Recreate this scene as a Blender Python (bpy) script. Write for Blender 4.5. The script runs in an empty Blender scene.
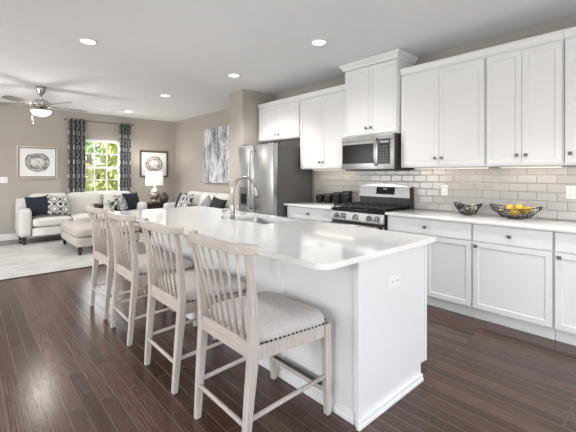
import bpy, bmesh, math, random
from mathutils import Vector, Matrix
random.seed(7)
PI = math.pi
S = bpy.context.scene
COL = S.collection

# ------------------------------------------------------------------ camera
cam_d = bpy.data.cameras.new('camera')
cam = bpy.data.objects.new('camera', cam_d); COL.objects.link(cam)
cam_d.sensor_width = 36; cam_d.lens = 357 / 576 * 36
cam_d.shift_y = -41 / 576
cam.location = (0, 0, 1.32); cam.rotation_euler = (PI / 2, 0, math.radians(47.95))
cam_d.clip_start = .05; cam_d.clip_end = 200
S.camera = cam
# ------------------------------------------------------------------ world, sun, large lights, exposure
S.view_settings.view_transform = 'Standard'; S.view_settings.look = 'None'
S.view_settings.gamma = 1; S.view_settings.exposure = 0.13
W = bpy.data.worlds.new('world'); S.world = W; W.use_nodes = True
wn = W.node_tree.nodes; wl = W.node_tree.links
bg = wn['Background']; sky = wn.new('ShaderNodeTexSky')
sky.sky_type = 'NISHITA'; sky.sun_disc = False; sky.sun_elevation = math.radians(48); sky.sun_rotation = math.radians(160)
sky.dust_density = 3
wl.new(sky.outputs[0], bg.inputs[0]); bg.inputs[1].default_value = .6

def light(name, kind, loc, rot, energy, color=(1, 1, 1), size=None, size_y=None, parent=None, **kw):
    d = bpy.data.lights.new(name, kind); d.energy = energy; d.color = color
    if kind == 'AREA' and size:
        d.shape = 'RECTANGLE'; d.size = size; d.size_y = size_y or size
    for k, v in kw.items(): setattr(d, k, v)
    o = bpy.data.objects.new(name, d); COL.objects.link(o); o.location = loc; o.rotation_euler = rot
    if parent: o.parent = parent
    return o
light('sun', 'SUN', (14, 12, 20), (math.radians(42), 0, math.radians(130)), 6.0, (1, .95, .86), angle=.02)
# fill lights added out of view behind and left, then the far window's daylight
DAY = (.985, .99, 1)
light('fill_left', 'AREA', (-1.6, -2.72, 1.3), (math.radians(112), 0, 0), 26, DAY, 3.0, 2.0)
light('fill_living', 'AREA', (-6.2, -2.72, 1.45), (math.radians(104), 0, 0), 105, DAY, 2.8, 1.7)
light('fill_rear', 'AREA', (2.42, .6, 1.45), (math.radians(108), 0, math.radians(90)), 100, DAY, 3.2, 1.9)
light('daylight_view', 'AREA', (-9.22, 2.36, 1.55), (math.radians(90), 0, math.radians(-90)), 14, DAY, .8, 1.1)

# ------------------------------------------------------------------ helpers
class MB:
    def __init__(s): s.bm = bmesh.new(); s.uv = None
    def box(s, x0, y0, z0, x1, y1, z1, bev=0, seg=2):
        r = bmesh.ops.create_cube(s.bm, size=1)
        vs = r['verts']
        for v in vs:
            v.co = Vector((x0 + (v.co.x + .5) * (x1 - x0), y0 + (v.co.y + .5) * (y1 - y0), z0 + (v.co.z + .5) * (z1 - z0)))
        if bev:
            es = list({e for v in vs for e in v.link_edges})
            bmesh.ops.bevel(s.bm, geom=es, offset=bev, segments=seg, profile=.5, affect='EDGES', clamp_overlap=True)
        return s
    def loft(s, rings, cap=True, close=True):
        """rings: lists of points of equal length"""
        vr = [[s.bm.verts.new(p) for p in r] for r in rings]
        n = len(rings[0])
        for a, b in zip(vr[:-1], vr[1:]):
            for i in range(n if close else n - 1):
                j = (i + 1) % n
                s.bm.faces.new((a[i], a[j], b[j], b[i]))
        if cap:
            s.bm.faces.new(list(reversed(vr[0]))); s.bm.faces.new(vr[-1])
        return s
    def tube(s, pts, r, n=8, cap=True):
        pts = [Vector(p) for p in pts]
        rs = r if isinstance(r, (list, tuple)) else [r] * len(pts)
        rings = []; up = None
        for i, p in enumerate(pts):
            t = (pts[min(i + 1, len(pts) - 1)] - pts[max(i - 1, 0)]).normalized()
            if up is None:
                up = Vector((0, 0, 1)) if abs(t.z) < .9 else Vector((1, 0, 0))
            u = t.cross(up)
            if u.length < 1e-5: u = t.cross(Vector((0, 1, 0)))
            u.normalize(); v = u.cross(t).normalized(); up = v
            rings.append([p + (u * math.cos(2 * PI * k / n) + v * math.sin(2 * PI * k / n)) * rs[i] for k in range(n)])
        return s.loft(rings, cap)
    def lathe(s, prof, c=(0, 0, 0), n=24, sx=1, sy=1, cap=True):
        rings = [[Vector((c[0] + r * sx * math.cos(2 * PI * k / n), c[1] + r * sy * math.sin(2 * PI * k / n), c[2] + z)) for k in range(n)] for r, z in prof]
        return s.loft(rings, cap)
    def ball(s, c, r, n=10, sc=(1, 1, 1)):
        m = Matrix.Translation(c) @ Matrix.Diagonal((r * sc[0], r * sc[1], r * sc[2], 1))
        bmesh.ops.create_uvsphere(s.bm, u_segments=n, v_segments=max(4, n // 2 + 1), radius=1, matrix=m); return s
    def obj(s, name, mat, parent=None, smooth=False, auto=False):
        bmesh.ops.recalc_face_normals(s.bm, faces=s.bm.faces)
        me = bpy.data.meshes.new(name); s.bm.to_mesh(me); s.bm.free()
        me.materials.append(mat)
        if smooth or auto:
            for p in me.polygons: p.use_smooth = True
            if auto: me.set_sharp_from_angle(angle=math.radians(38))
        o = bpy.data.objects.new(name, me); COL.objects.link(o)
        if parent: o.parent = parent
        return o

def tag(o, label, cat, group=None):
    o['label'] = label; o['category'] = cat
    if group: o['group'] = group
    return o
def thing(name, label, cat, loc=(0, 0, 0), rz=0, group=None):
    o = bpy.data.objects.new(name, None); COL.objects.link(o); o.empty_display_size = .1
    o.location = loc; o.rotation_euler = (0, 0, rz)
    return tag(o, label, cat, group)
def struct(o): o['kind'] = 'structure'; return o
def kids(o): return [c for c in bpy.data.objects if c.parent == o]
def dup(root, loc, label, rz=None):
    def rec(o, parent):
        c = o.copy(); COL.objects.link(c)
        if parent: c.parent = parent
        for k in kids(o): rec(k, c)
        return c
    r = rec(root, None); r.location = loc; r['label'] = label
    if rz is not None: r.rotation_euler = (0, 0, rz)
    return r

# ------------------------------------------------------------------ materials
def mat(name, color=(.8, .8, .8), rough=.5, metal=0, **kw):
    m = bpy.data.materials.new(name); m.use_nodes = True
    b = m.node_tree.nodes['Principled BSDF']
    b.inputs['Base Color'].default_value = (*color, 1); b.inputs['Roughness'].default_value = rough; b.inputs['Metallic'].default_value = metal
    for k, v in kw.items(): b.inputs[k].default_value = v
    return m
class N:
    """tiny node helper"""
    def __init__(s, m): s.m = m; s.t = m.node_tree; s.b = s.t.nodes['Principled BSDF']
    def n(s, kind, **kw):
        x = s.t.nodes.new('ShaderNode' + kind)
        for k, v in kw.items(): setattr(x, k, v)
        return x
    def l(s, a, b): s.t.links.new(a, b)
    def put(s, sock, v):
        if hasattr(v, 'is_output') or hasattr(v, 'links'): s.l(v, sock)
        else: sock.default_value = v
    def math(s, op, a, b=None, c=None):
        x = s.n('Math', operation=op); s.put(x.inputs[0], a)
        if b is not None: s.put(x.inputs[1], b)
        if c is not None: s.put(x.inputs[2], c)
        return x.outputs[0]
    def co(s, which='Object', scale=(1, 1, 1), rot=(0, 0, 0), loc=(0, 0, 0)):
        c = s.n('TexCoord'); mp = s.n('Mapping'); s.l(c.outputs[which], mp.inputs[0])
        mp.inputs['Scale'].default_value = scale; mp.inputs['Rotation'].default_value = rot; mp.inputs['Location'].default_value = loc
        return mp.outputs[0]
    def noise(s, vec, scale=5, detail=4, rough=.5, dist=0):
        x = s.n('TexNoise'); s.l(vec, x.inputs['Vector']); x.inputs['Scale'].default_value = scale
        x.inputs['Detail'].default_value = detail; x.inputs['Roughness'].default_value = rough; x.inputs['Distortion'].default_value = dist
        return x.outputs['Fac']
    def ramp(s, fac, stops, interp='LINEAR'):
        x = s.n('ValToRGB'); s.l(fac, x.inputs[0]); e = x.color_ramp; e.interpolation = interp
        while len(e.elements) < len(stops): e.elements.new(.5)
        for el, (p, c) in zip(e.elements, stops): el.position = p; el.color = (*c, 1)
        return x.outputs[0]
    def mix(s, fac, a, b, mode='MIX'):
        x = s.n('Mix', data_type='RGBA', blend_type=mode)
        s.put(x.inputs[0], fac)
        for sock, v in ((x.inputs[6], a), (x.inputs[7], b)):
            if isinstance(v, tuple): sock.default_value = (*v, 1)
            else: s.l(v, sock)
        return x.outputs[2]
    def bump(s, h, strength=.2, dist=.01):
        x = s.n('Bump'); s.l(h, x.inputs['Height']); x.inputs['Strength'].default_value = strength; x.inputs['Distance'].default_value = dist
        s.l(x.outputs[0], s.b.inputs['Normal'])
    def color(s, v): s.l(v, s.b.inputs['Base Color'])
    def rough(s, v): s.l(v, s.b.inputs['Roughness'])

M = {}
def noisy(name, c1, c2, scale, rough=.5, bump=0, metal=0, stretch=(1, 1, 1), bscale=None, **kw):
    m = mat(name, c1, rough, metal, **kw); h = N(m); v = h.co('Object', stretch)
    f = h.noise(v, scale, 5); h.color(h.ramp(f, [(.3, c1), (.7, c2)]))
    if bump: h.bump(h.noise(v, bscale or scale, 3), bump, .004)
    M[name] = m; return m
noisy('wall_paint', (.425, .392, .352), (.435, .402, .362), 3, .85, .05, bscale=300)
noisy('ceiling_paint', (.79, .80, .81), (.81, .82, .83), 3, .9, .05, bscale=200)
noisy('white_trim', (.82, .82, .81), (.84, .84, .83), 3, .4)
noisy('cabinet_paint', (.80, .80, .80), (.82, .82, .82), 2, .34)
noisy('quartz', (.82, .82, .81), (.86, .86, .85), 9, .09, **{'Coat Weight': .3})
noisy('brushed_steel', (.46, .46, .46), (.55, .55, .55), 60, .33, .02, 1, (1, 1, .02))
noisy('fridge_steel', (.46, .465, .475), (.55, .555, .56), 40, .3, .02, 1, (1, 1, .02))
noisy('fridge_side', (.105, .098, .096), (.115, .108, .106), 200, .45, .1)
noisy('nickel', (.55, .53, .50), (.62, .60, .57), 30, .25, metal=1)
noisy('faucet_nickel', (.46, .44, .42), (.52, .50, .48), 30, .36, metal=1)
noisy('knob_metal', (.16, .15, .15), (.22, .21, .20), 30, .35, metal=1)
noisy('black_metal', (.018, .017, .017), (.03, .028, .028), 40, .45)
noisy('black_gloss', (.012, .012, .013), (.02, .02, .02), 4, .16, **{'Specular IOR Level': .16})
noisy('nailhead', (.045, .04, .036), (.07, .06, .055), 30, .4, metal=.8)
noisy('iron', (.02, .02, .021), (.035, .035, .037), 80, .55, .1)
noisy('dark_wood', (.020, .013, .010), (.04, .026, .02), 9, .4, 0, 0, (1, 8, 8))
noisy('linen_cream', (.58, .56, .53), (.64, .62, .59), 250, .95, .25)
noisy('ottoman_fabric', (.40, .365, .33), (.46, .425, .385), 250, .95, .25)
noisy('seat_linen', (.46, .435, .415), (.57, .54, .52), 160, .95, .3, 0, (1, .35, 1))
noisy('navy', (.007, .009, .019), (.013, .016, .029), 150, .9, .3)
noisy('grey_velvet', (.17, .165, .165), (.26, .25, .25), 20, .8, .2)
noisy('black_fabric', (.013, .012, .013), (.025, .023, .023), 120, .9, .3)
noisy('shade_fabric', (.86, .84, .80), (.88, .86, .82), 100, .9)
noisy('ceramic_cream', (.72, .66, .52), (.80, .74, .60), 12, .45)
noisy('lemon_skin', (.72, .48, .05), (.80, .58, .09), 40, .4, .2)
noisy('bark', (.09, .06, .04), (.16, .11, .08), 20, .9, .4)
noisy('grass', (.08, .16, .03), (.16, .26, .05), 3, .95)
noisy('leaf', (.20, .36, .12), (.45, .58, .24), 1.2, .6)
noisy('leaf_yellow', (.48, .52, .16), (.66, .64, .30), 1.2, .6)
noisy('plant_leaf', (.05, .09, .04), (.11, .16, .07), 14, .5)
noisy('petal', (.80, .78, .74), (.85, .83, .80), 10, .6)
noisy('siding', (.55, .53, .50), (.6, .58, .55), 2, .8)
noisy('blade_finish', (.20, .18, .17), (.27, .25, .24), 18, .32, 0, .3, (.3, 3, 3))
b_ = M['shade_fabric'].node_tree.nodes['Principled BSDF']; b_.inputs['Emission Color'].default_value = (1, .96, .9, 1); b_.inputs['Emission Strength'].default_value = .38   # the lamp is lit
M['mercury'] = mat('mercury', (.55, .50, .44), .16, .85)
M['smoky'] = mat('smoky', (.085, .078, .068), .12, .4)
M['plastic_white'] = mat('plastic_white', (.86, .86, .85), .35)
M['slot'] = mat('slot', (.05, .05, .05), .6)

def emit(name, c, s):
    m = mat(name, c, .5); b = m.node_tree.nodes['Principled BSDF']
    b.inputs['Emission Color'].default_value = (*c, 1); b.inputs['Emission Strength'].default_value = s
    M[name] = m
emit('can_glow', (1, .96, .9), 9); emit('bowl_glow', (1, .95, .88), 3.2); emit('strip_glow', (1, .85, .68), 2); emit('display_glow', (.3, .34, .36), .15)

# whitewashed stool wood
m = mat('washed_wood', rough=.55); h = N(m); M['washed_wood'] = m
v = h.co('Object', (14, 14, 1.3)); f = h.noise(v, 6, 6, .6, .4)
h.color(h.ramp(f, [(.25, (.40, .345, .30)), (.5, (.52, .465, .42)), (.75, (.60, .55, .505))])); h.bump(f, .15, .002)
# rail wood (grain along x)
m = mat('washed_wood_rail', rough=.55); h = N(m); M['washed_wood_rail'] = m
v = h.co('Object', (1.3, 14, 14)); f = h.noise(v, 6, 6, .6, .4)
h.color(h.ramp(f, [(.25, (.40, .345, .30)), (.5, (.52, .465, .42)), (.75, (.60, .55, .505))])); h.bump(f, .15, .002)

# hardwood floor
m = mat('hardwood', rough=.3, **{'Specular IOR Level': .5}); h = N(m); M['hardwood'] = m
v = h.co('Object'); br = h.n('TexBrick'); h.l(v, br.inputs['Vector'])
br.offset = .37; br.offset_frequency = 2; br.squash = 1
for k, val in (('Scale', 1), ('Mortar Size', .0032), ('Mortar Smooth', .3), ('Bias', 0), ('Brick Width', 1.15), ('Row Height', .083)): br.inputs[k].default_value = val
br.inputs['Color1'].default_value = (0, 0, 0, 1); br.inputs['Color2'].default_value = (1, 1, 1, 1); br.inputs['Mortar'].default_value = (.5, .5, .5, 1)
tone = h.ramp(br.outputs['Color'], [(0, (.046, .0215, .0145)), (.5, (.069, .0345, .0240)), (1, (.100, .0535, .0385))])
# grain shifted per plank: long streaks plus a wavy cathedral figure
sc = h.n('VectorMath', operation='SCALE'); h.l(br.outputs['Color'], sc.inputs[0]); sc.inputs['Scale'].default_value = 37
def grain(scale):
    mp = h.n('Mapping'); h.l(v, mp.inputs[0]); mp.inputs['Scale'].default_value = scale
    add = h.n('VectorMath', operation='ADD'); h.l(mp.outputs[0], add.inputs[0]); h.l(sc.outputs[0], add.inputs[1]); return add.outputs[0]
g1 = h.noise(grain((3, 60, 1)), 2.6, 5, .6, .3)
wv = h.n('TexWave', wave_type='BANDS', bands_direction='Y', wave_profile='SIN'); h.l(grain((.9, 9, 1)), wv.inputs['Vector'])
wv.inputs['Scale'].default_value = 2.2; wv.inputs['Distortion'].default_value = 9; wv.inputs['Detail'].default_value = 3; wv.inputs['Detail Scale'].default_value = .8
g = h.math('ADD', h.math('MULTIPLY', g1, .82), h.math('MULTIPLY', wv.outputs['Fac'], .18))
gr = h.ramp(g, [(.28, (.50, .47, .45)), (.5, (1, 1, 1)), (.74, (1.5, 1.46, 1.42))])
col = h.mix(1.0, tone, gr, 'MULTIPLY')
col = h.mix(h.math('MULTIPLY', br.outputs['Fac'], .8), col, (.125, .10, .085))  # seams tinted paler, painting in the light their bevelled edges reflect
h.color(col)
h.rough(h.math('ADD', h.math('MULTIPLY', g, .14), .15))
hh = h.math('SUBTRACT', h.math('ADD', h.math('MULTIPLY', g, .30), h.math('MULTIPLY', h.noise(h.co('Object', (1, 5, 1)), 3, 2), .5)), br.outputs['Fac'])
h.bump(hh, .28, .003)

# subway tile (x,z on the wall)
m = mat('subway_tile', rough=.14); h = N(m); M['subway_tile'] = m
c = h.n('TexCoord'); sp = h.n('SeparateXYZ'); h.l(c.outputs['Object'], sp.inputs[0])
cb = h.n('CombineXYZ'); h.l(sp.outputs[0], cb.inputs[0]); h.l(sp.outputs[2], cb.inputs[1])
br = h.n('TexBrick'); h.l(cb.outputs[0], br.inputs['Vector']); br.offset = .5
for k, val in (('Scale', 1), ('Mortar Size', .003), ('Mortar Smooth', .1), ('Brick Width', .157), ('Row Height', .0825)): br.inputs[k].default_value = val
br.inputs['Color1'].default_value = (.50, .485, .475, 1); br.inputs['Color2'].default_value = (.55, .535, .525, 1); br.inputs['Mortar'].default_value = (.44, .425, .41, 1)
h.color(br.outputs['Color'])
br2 = h.n('TexBrick'); h.l(cb.outputs[0], br2.inputs['Vector']); br2.offset = .5
for k, val in (('Scale', 1), ('Mortar Size', .011), ('Mortar Smooth', 1), ('Brick Width', .157), ('Row Height', .0825)): br2.inputs[k].default_value = val
h.bump(h.math('MULTIPLY', br2.outputs['Fac'], -1), .7, .006)

# rug
m = mat('rug_pile', rough=1); h = N(m); M['rug_pile'] = m
v = h.co('Object', (1, .35, 1)); a_ = h.noise(v, 6, 8, .7, 1.5); b_ = h.noise(h.co('Object'), 260, 2)
h.color(h.mix(.25, h.ramp(a_, [(.33, (.31, .295, .28)), (.5, (.46, .445, .425)), (.68, (.56, .545, .525))]), h.ramp(b_, [(.3, (.3, .28, .26)), (.7, (.8, .78, .74))])))
h.bump(b_, .6, .01)
noisy('rug_edge', (.05, .04, .035), (.07, .06, .05), 100, .95)

# lattice patterns in UV
def lattice(name, ground, line, spot, n_u, n_v, w=.34):
    m = mat(name, ground, .9); h = N(m); M[name] = m
    c = h.n('TexCoord'); sp = h.n('SeparateXYZ'); h.l(c.outputs['UV'], sp.inputs[0])
    nr = .25 if name != 'curtain_lattice' else .12; U = h.math('COSINE', h.math('MULTIPLY', sp.outputs[0], 2 * PI * n_u)); V = h.math('COSINE', h.math('MULTIPLY', sp.outputs[1], 2 * PI * n_v))
    sm = h.math('ADD', U, V); ln = h.math('LESS_THAN', h.math('ABSOLUTE', sm), w)
    dt = h.math('GREATER_THAN', sm, 1.35); ring = h.math('LESS_THAN', h.math('ABSOLUTE', h.math('ADD', sm, 1.25)), nr)
    nz = h.noise(h.co('Object'), 60, 3)
    c0 = h.mix(nz, ground, tuple(x * 1.5 for x in ground)); c1 = h.mix(ln, c0, line); c2 = h.mix(dt, c1, spot); c3 = h.mix(ring, c2, spot)
    h.color(c3); h.bump(h.noise(h.co('Object'), 220, 2), .2, .003); return m
lattice('curtain_lattice', (.042, .045, .057), (.27, .265, .265), (.50, .485, .47), 3, 8, .26)
lattice('pillow_lattice', (.54, .52, .50), (.10, .10, .115), (.055, .06, .08), 2, 2, .42)
lattice('pillow_ogee', (.40, .40, .405), (.10, .105, .12), (.06, .065, .08), 2, 1.5, .35)

# agate print and streaky canvas
def agate(name, seed, warm):
    m = mat(name, rough=.5); h = N(m); M[name] = m
    v = h.co('Object', (1, 1, 1), (0, 0, 0), (0, 0, 0)); c = h.n('TexCoord'); sp = h.n('SeparateXYZ'); h.l(c.outputs['Object'], sp.inputs[0])
    n1 = h.noise(h.co('Object', loc=(seed, seed, 0)), 5, 5, .6, .6)
    y = sp.outputs[1]; z = sp.outputs[2]
    r = h.math('SQRT', h.math('ADD', h.math('MULTIPLY', y, y), h.math('MULTIPLY', h.math('MULTIPLY', z, z), 1.25)))
    rr = h.math('ADD', r, h.math('MULTIPLY', h.math('SUBTRACT', n1, .5), .10))
    rings = h.math('ADD', h.math('MULTIPLY', h.math('SINE', h.math('MULTIPLY', rr, 120)), .09), h.noise(h.co('Object', loc=(seed, 0, 3)), 11, 7, .75))
    inner = h.ramp(rings, [(.28, (.05, .048, .05)), (.45, (.24, .225, .22)), (.58, (.50, .48, .46)), (.75, warm)])
    cen = h.math('LESS_THAN', rr, .105)
    inner = h.mix(cen, inner, h.ramp(rings, [(.32, (.30, .28, .27)), (.5, (.72, .70, .68))]))
    out = h.math('GREATER_THAN', rr, .225)
    h.color(h.mix(out, inner, (.82, .82, .83)))
agate('agate_left', 1.3, (.72, .69, .66)); agate('agate_right', 5.7, (.70, .64, .58))
m = mat('canvas_paint', rough=.6); h = N(m); M['canvas_paint'] = m
a_ = h.noise(h.co('Object', (4, 1, .7)), 1.6, 8, .7, .8); b_ = h.noise(h.co('Object', (2, 1, 1.6), loc=(4, 0, 1)), 2.2, 7, .75, 1.5)
ca = h.ramp(a_, [(.34, (.05, .055, .075)), (.45, (.30, .31, .34)), (.52, (.74, .75, .77)), (.7, (.86, .87, .88))])
cb_ = h.ramp(b_, [(.40, (.06, .065, .085)), (.48, (.45, .46, .48)), (.54, (.95, .95, .96))])
h.color(h.mix(.5, ca, cb_, 'MULTIPLY')); h.bump(a_, .3, .004)

# window glass: thin clear pane
m = bpy.data.materials.new('window_glass'); m.use_nodes = True; M['window_glass'] = m
t = m.node_tree; t.nodes.clear(); o_ = t.nodes.new('ShaderNodeOutputMaterial'); mx = t.nodes.new('ShaderNodeMixShader')
tr = t.nodes.new('ShaderNodeBsdfTransparent'); gl = t.nodes.new('ShaderNodeBsdfGlossy'); gl.inputs['Roughness'].default_value = .02
mx.inputs[0].default_value = .06
t.links.new(tr.outputs[0], mx.inputs[1]); t.links.new(gl.outputs[0], mx.inputs[2]); t.links.new(mx.outputs[0], o_.inputs[0])

# ------------------------------------------------------------------ room shell
XF, XR, YL, YK, YLIV, H = -9.15, 2.5, -2.8, 4.05, 4.17, 2.74
def sbox(name, material, *boxes, bev=0):
    b = MB()
    for x in boxes: b.box(*x, bev=bev)
    return struct(b.obj(name, M[material]))
sbox('floor', 'hardwood', (XF, YL, -.1, XR, YLIV, 0))
sbox('ceiling', 'ceiling_paint', (XF - .2, YL - .2, H, XR + .2, YLIV + .2, H + .12))
WY0, WY1, WZ0, WZ1 = 1.92, 2.80, .90, 2.15
def wall_hole_x(name, x0, x1, ya, yb, holes):
    """wall across x with window holes (y0,y1,z0,z1)"""
    b = MB(); y = ya
    for (h0, h1, z0, z1) in holes:
        b.box(x0, y, 0, x1, h0, H); b.box(x0, h0, 0, x1, h1, z0); b.box(x0, h0, z1, x1, h1, H); y = h1
    b.box(x0, y, 0, x1, yb, H)
    return struct(b.obj(name, M['wall_paint']))
def wall_hole_y(name, y0, y1, xa, xb, holes):
    b = MB(); x = xa
    for (h0, h1, z0, z1) in holes:
        b.box(x, y0, 0, h0, y1, H); 
        if z0 > .02: b.box(h0, y0, 0, h1, y1, z0)
        b.box(h0, y0, z1, h1, y1, H); x = h1
    b.box(x, y0, 0, xb, y1, H)
    return struct(b.obj(name, M['wall_paint']))
wall_hole_x('wall_far', XF - .15, XF, YL, YLIV + .15, [(WY0, WY1, WZ0, WZ1)])
wall_hole_x('wall_rear', XR, XR + .15, YL, YK + .15, [(-1.0, 2.2, .5, 2.4)])
wall_hole_y('wall_left', YL - .15, YL, XF - .15, XR + .15, [(-7.6, -4.8, .6, 2.3), (-3.1, -.1, .3, 2.3)])
sbox('wall_living', 'wall_paint', (XF, YLIV, 0, -5.30, YLIV + .15, H))
sbox('wall_stub', 'wall_paint', (-5.30, 3.40, 0, -4.885, YLIV + .15, H), bev=.008)
sbox('wall_kitchen', 'wall_paint', (-4.885, YK, 0, XR, YK + .15, H))
sbox('wall_backsplash', 'subway_tile', (-3.86, YK - .012, .915, .6, YK - .001, 1.42), (-2.95, YK - .0121, 1.42, -2.19, YK - .0011, 1.80))
sbox('baseboard_far', 'white_trim', (XF + .001, YL, 0, XF + .016, YLIV - .02, .13), bev=.005)
sbox('baseboard_living', 'white_trim', (XF + .02, YLIV - .016, 0, -5.31, YLIV - .001, .13), bev=.005)
sbox('baseboard_left', 'white_trim', (XF + .02, YL + .001, 0, XR - .02, YL + .016, .13))

# far window: frame, sashes, muntins, glass
def window_x(name, x, y0, y1, z0, z1, cols, rows):
    b = MB(); f = .045; mid = (z0 + z1) / 2 - .03
    b.box(x - .10, y0, z0, x - .02, y0 + f, z1); b.box(x - .10, y1 - f, z0, x - .02, y1, z1)
    b.box(x - .10, y0, z1 - f, x - .02, y1, z1); b.box(x - .10, y0, z0, x - .02, y1, z0 + f)
    b.box(x - .09, y0 + f, mid - .028, x - .03, y1 - f, mid + .028)
    fr = struct(b.obj(name, M['white_trim']))
    s = MB(); s.box(x - .02, y0 - .05, z0 - .035, x + .035, y1 + .05, z0, bev=.006)
    s.obj('window_sill', M['white_trim'], fr)
    mm = MB()
    for k in range(1, cols):
        yy = y0 + f + (y1 - y0 - 2 * f) * k / cols; mm.box(x - .072, yy - .009, z0 + f, x - .052, yy + .009, z1 - f)
    for (a, bb) in ((z0 + f, mid - .028), (mid + .028, z1 - f)):
        for k in range(1, rows):
            zz = a + (bb - a) * k / rows; mm.box(x - .072, y0 + f, zz - .009, x - .052, y1 - f, zz + .009)
    mm.obj('muntin', M['white_trim'], fr)
    g = MB(); g.box(x - .064, y0 + f, z0 + f, x - .060, y1 - f, z1 - f); g.obj('pane', M['window_glass'], fr)
    bl = MB(); bl.box(x - .018, y0 + .01, z1 - .07, x + .004, y1 - .01, z1 - .005, bev=.01); bl.obj('blind_headrail', M['white_trim'], fr)
window_x('window_1', XF, WY0, WY1, WZ0, WZ1, 3, 2)
def added_window(name, boxes):
    b = MB()
    for x in boxes: b.box(*x)
    struct(b.obj(name, M['white_trim']))
def frame_y(name, y, x0, x1, z0, z1):
    xm = (x0 + x1) / 2
    added_window(name, [(x0, y - .1, z0, x0 + .06, y - .02, z1), (x1 - .06, y - .1, z0, x1, y - .02, z1), (x0 + .06, y - .1, z1 - .06, x1 - .06, y - .02, z1), (x0 + .06, y - .1, z0, x1 - .06, y - .02, z0 + .06), (xm - .03, y - .1, z0 + .06, xm + .03, y - .02, z1 - .06)])
frame_y('added_window_2', YL, -7.6, -4.8, .6, 2.3); frame_y('added_window_3', YL, -3.1, -.1, .3, 2.3)  # windows added out of view as openings for the left fill lights
x = XR + .02
added_window('added_window_4', [(x, -1, .5, x + .08, -.94, 2.4), (x, 2.14, .5, x + .08, 2.2, 2.4), (x, -.94, 2.34, x + .08, 2.14, 2.4), (x, -.94, .5, x + .08, 2.14, .56), (x, .57, .56, x + .08, .63, 2.34)])  # window added behind the camera for the rear fill light

# outside: lawn and trees behind the window
o = sbox('lawn', 'grass', (-60, -25, -.6, -9.4, 30, -.5))
def tree(label, x, y, hgt, rad, leafmat, seed, n=1500, group=None):
    rnd = random.Random(seed)
    t = thing('garden_tree', label, 'tree', (x, y, -.5))
    b = MB(); b.tube([(0, 0, 0), (.05, .03, hgt * .3), (-.05, .05, hgt * .65), (0, 0, hgt * .9)], [.16, .13, .09, .03], 8); 
    for k in range(6):
        a = rnd.uniform(0, 6.28); z = hgt * rnd.uniform(.3, .7); b.tube([(0, 0, z), (math.cos(a) * rad * .5, math.sin(a) * rad * .5, z + rad * .4)], [.06, .02], 6)
    b.obj('trunk', M['bark'], t, True)
    b = MB(); clumps = []
    for k in range(16):
        a = rnd.uniform(0, 6.28); z = rnd.uniform(.12, .95); rr = rad * rnd.uniform(.2, .9) * (1.1 - abs(z - .45))
        clumps.append((Vector((math.cos(a) * rr, math.sin(a) * rr, z * hgt)), rad * rnd.uniform(.3, .5)))
    for k in range(n):
        c, r = clumps[k % 16]
        d = Vector((rnd.gauss(0, 1), rnd.gauss(0, 1), rnd.gauss(0, 1))).normalized() * r * rnd.uniform(.6, 1.1)
        p = c + d; s_ = rnd.uniform(.10, .22)
        u = Vector((rnd.gauss(0, 1), rnd.gauss(0, 1), rnd.gauss(0, 1))).normalized(); w = u.orthogonal().normalized()
        vs = [b.bm.verts.new(p + q) for q in (u * s_, w * s_ * .5, -u * s_, -w * s_ * .5)]
        b.bm.faces.new(vs)
    b.obj('foliage', M[leafmat], t)
tree('tall green leafy tree outside the window, seen in its left panes', -15.5, 2.2, 5.2, 1.3, 'leaf', 1)
tree('yellow green leafy tree outside the window, seen in its right panes', -15.8, 5.0, 4.4, 1.35, 'leaf_yellow', 2)
tree('distant green tree outside, filling the gap between the two nearer trees', -21.5, 4.9, 7.5, 2.6, 'leaf', 3, 2200)
tree('low yellowish tree outside low in the middle of the window', -12.2, 3.0, 2.3, .7, 'leaf_yellow', 4, 1000)

# ------------------------------------------------------------------ ceiling fixtures
def can(x, y, label, power, cone=135):
    t = thing('recessed_light', label, 'ceiling light', (x, y, H), 0, 'recessed ceiling lights')
    b = MB(); n = 28
    b.lathe([(.068, -.001), (.092, -.001), (.092, -.006), (.085, -.010), (.072, -.010), (.068, -.006)], n=n, cap=False)
    b.obj('trim_ring', M['white_trim'], t, True)
    b = MB(); b.lathe([(.067, -.002), (.067, -.006), (.04, -.0075)], n=n); b.obj('lens', M['can_glow'], t)
    light('can_spot', 'SPOT', (0, 0, -.03), (0, 0, 0), power, (1, .985, .965), parent=t, spot_size=math.radians(cone), spot_blend=.7, shadow_soft_size=.06)
for x, y, l, e in ((-4.23, .96, 'round recessed light at the upper left, nearest the fan', 46), (-2.61, 2.80, 'round recessed light in front of the tall microwave cabinet', 36),
                (-4.28, 2.83, 'round recessed light just above the corner of the beige wall stub', 110), (-6.2, 2.64, 'round recessed light over the living room, second from the far wall', 100),
                (-8.3, 2.69, 'round recessed light farthest back, just before the window wall', 85)): can(x, y, l, e)
for x, y, l, e in ((-2.5, .96, 'added unseen round recessed light above the camera side of the island', 46), (-.85, 2.72, 'added unseen round recessed light over the aisle beside the fruit bowls', 78)): can(x, y, l, e, 92)  # lights added out of view to brighten the floor, counter and island panel
b = MB(); b.box(-.15, -.08, -.008, .15, .08, -.001)
for k in range(7): b.box(-.14, -.07 + k * .02, -.012, .14, -.06 + k * .02, -.008)
o = b.obj('ceiling_vent', M['white_trim']); o.location = (-8.66, 2.28, H); tag(o, 'slim white ceiling vent near the window wall, left of the farthest recessed light', 'vent')

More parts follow.
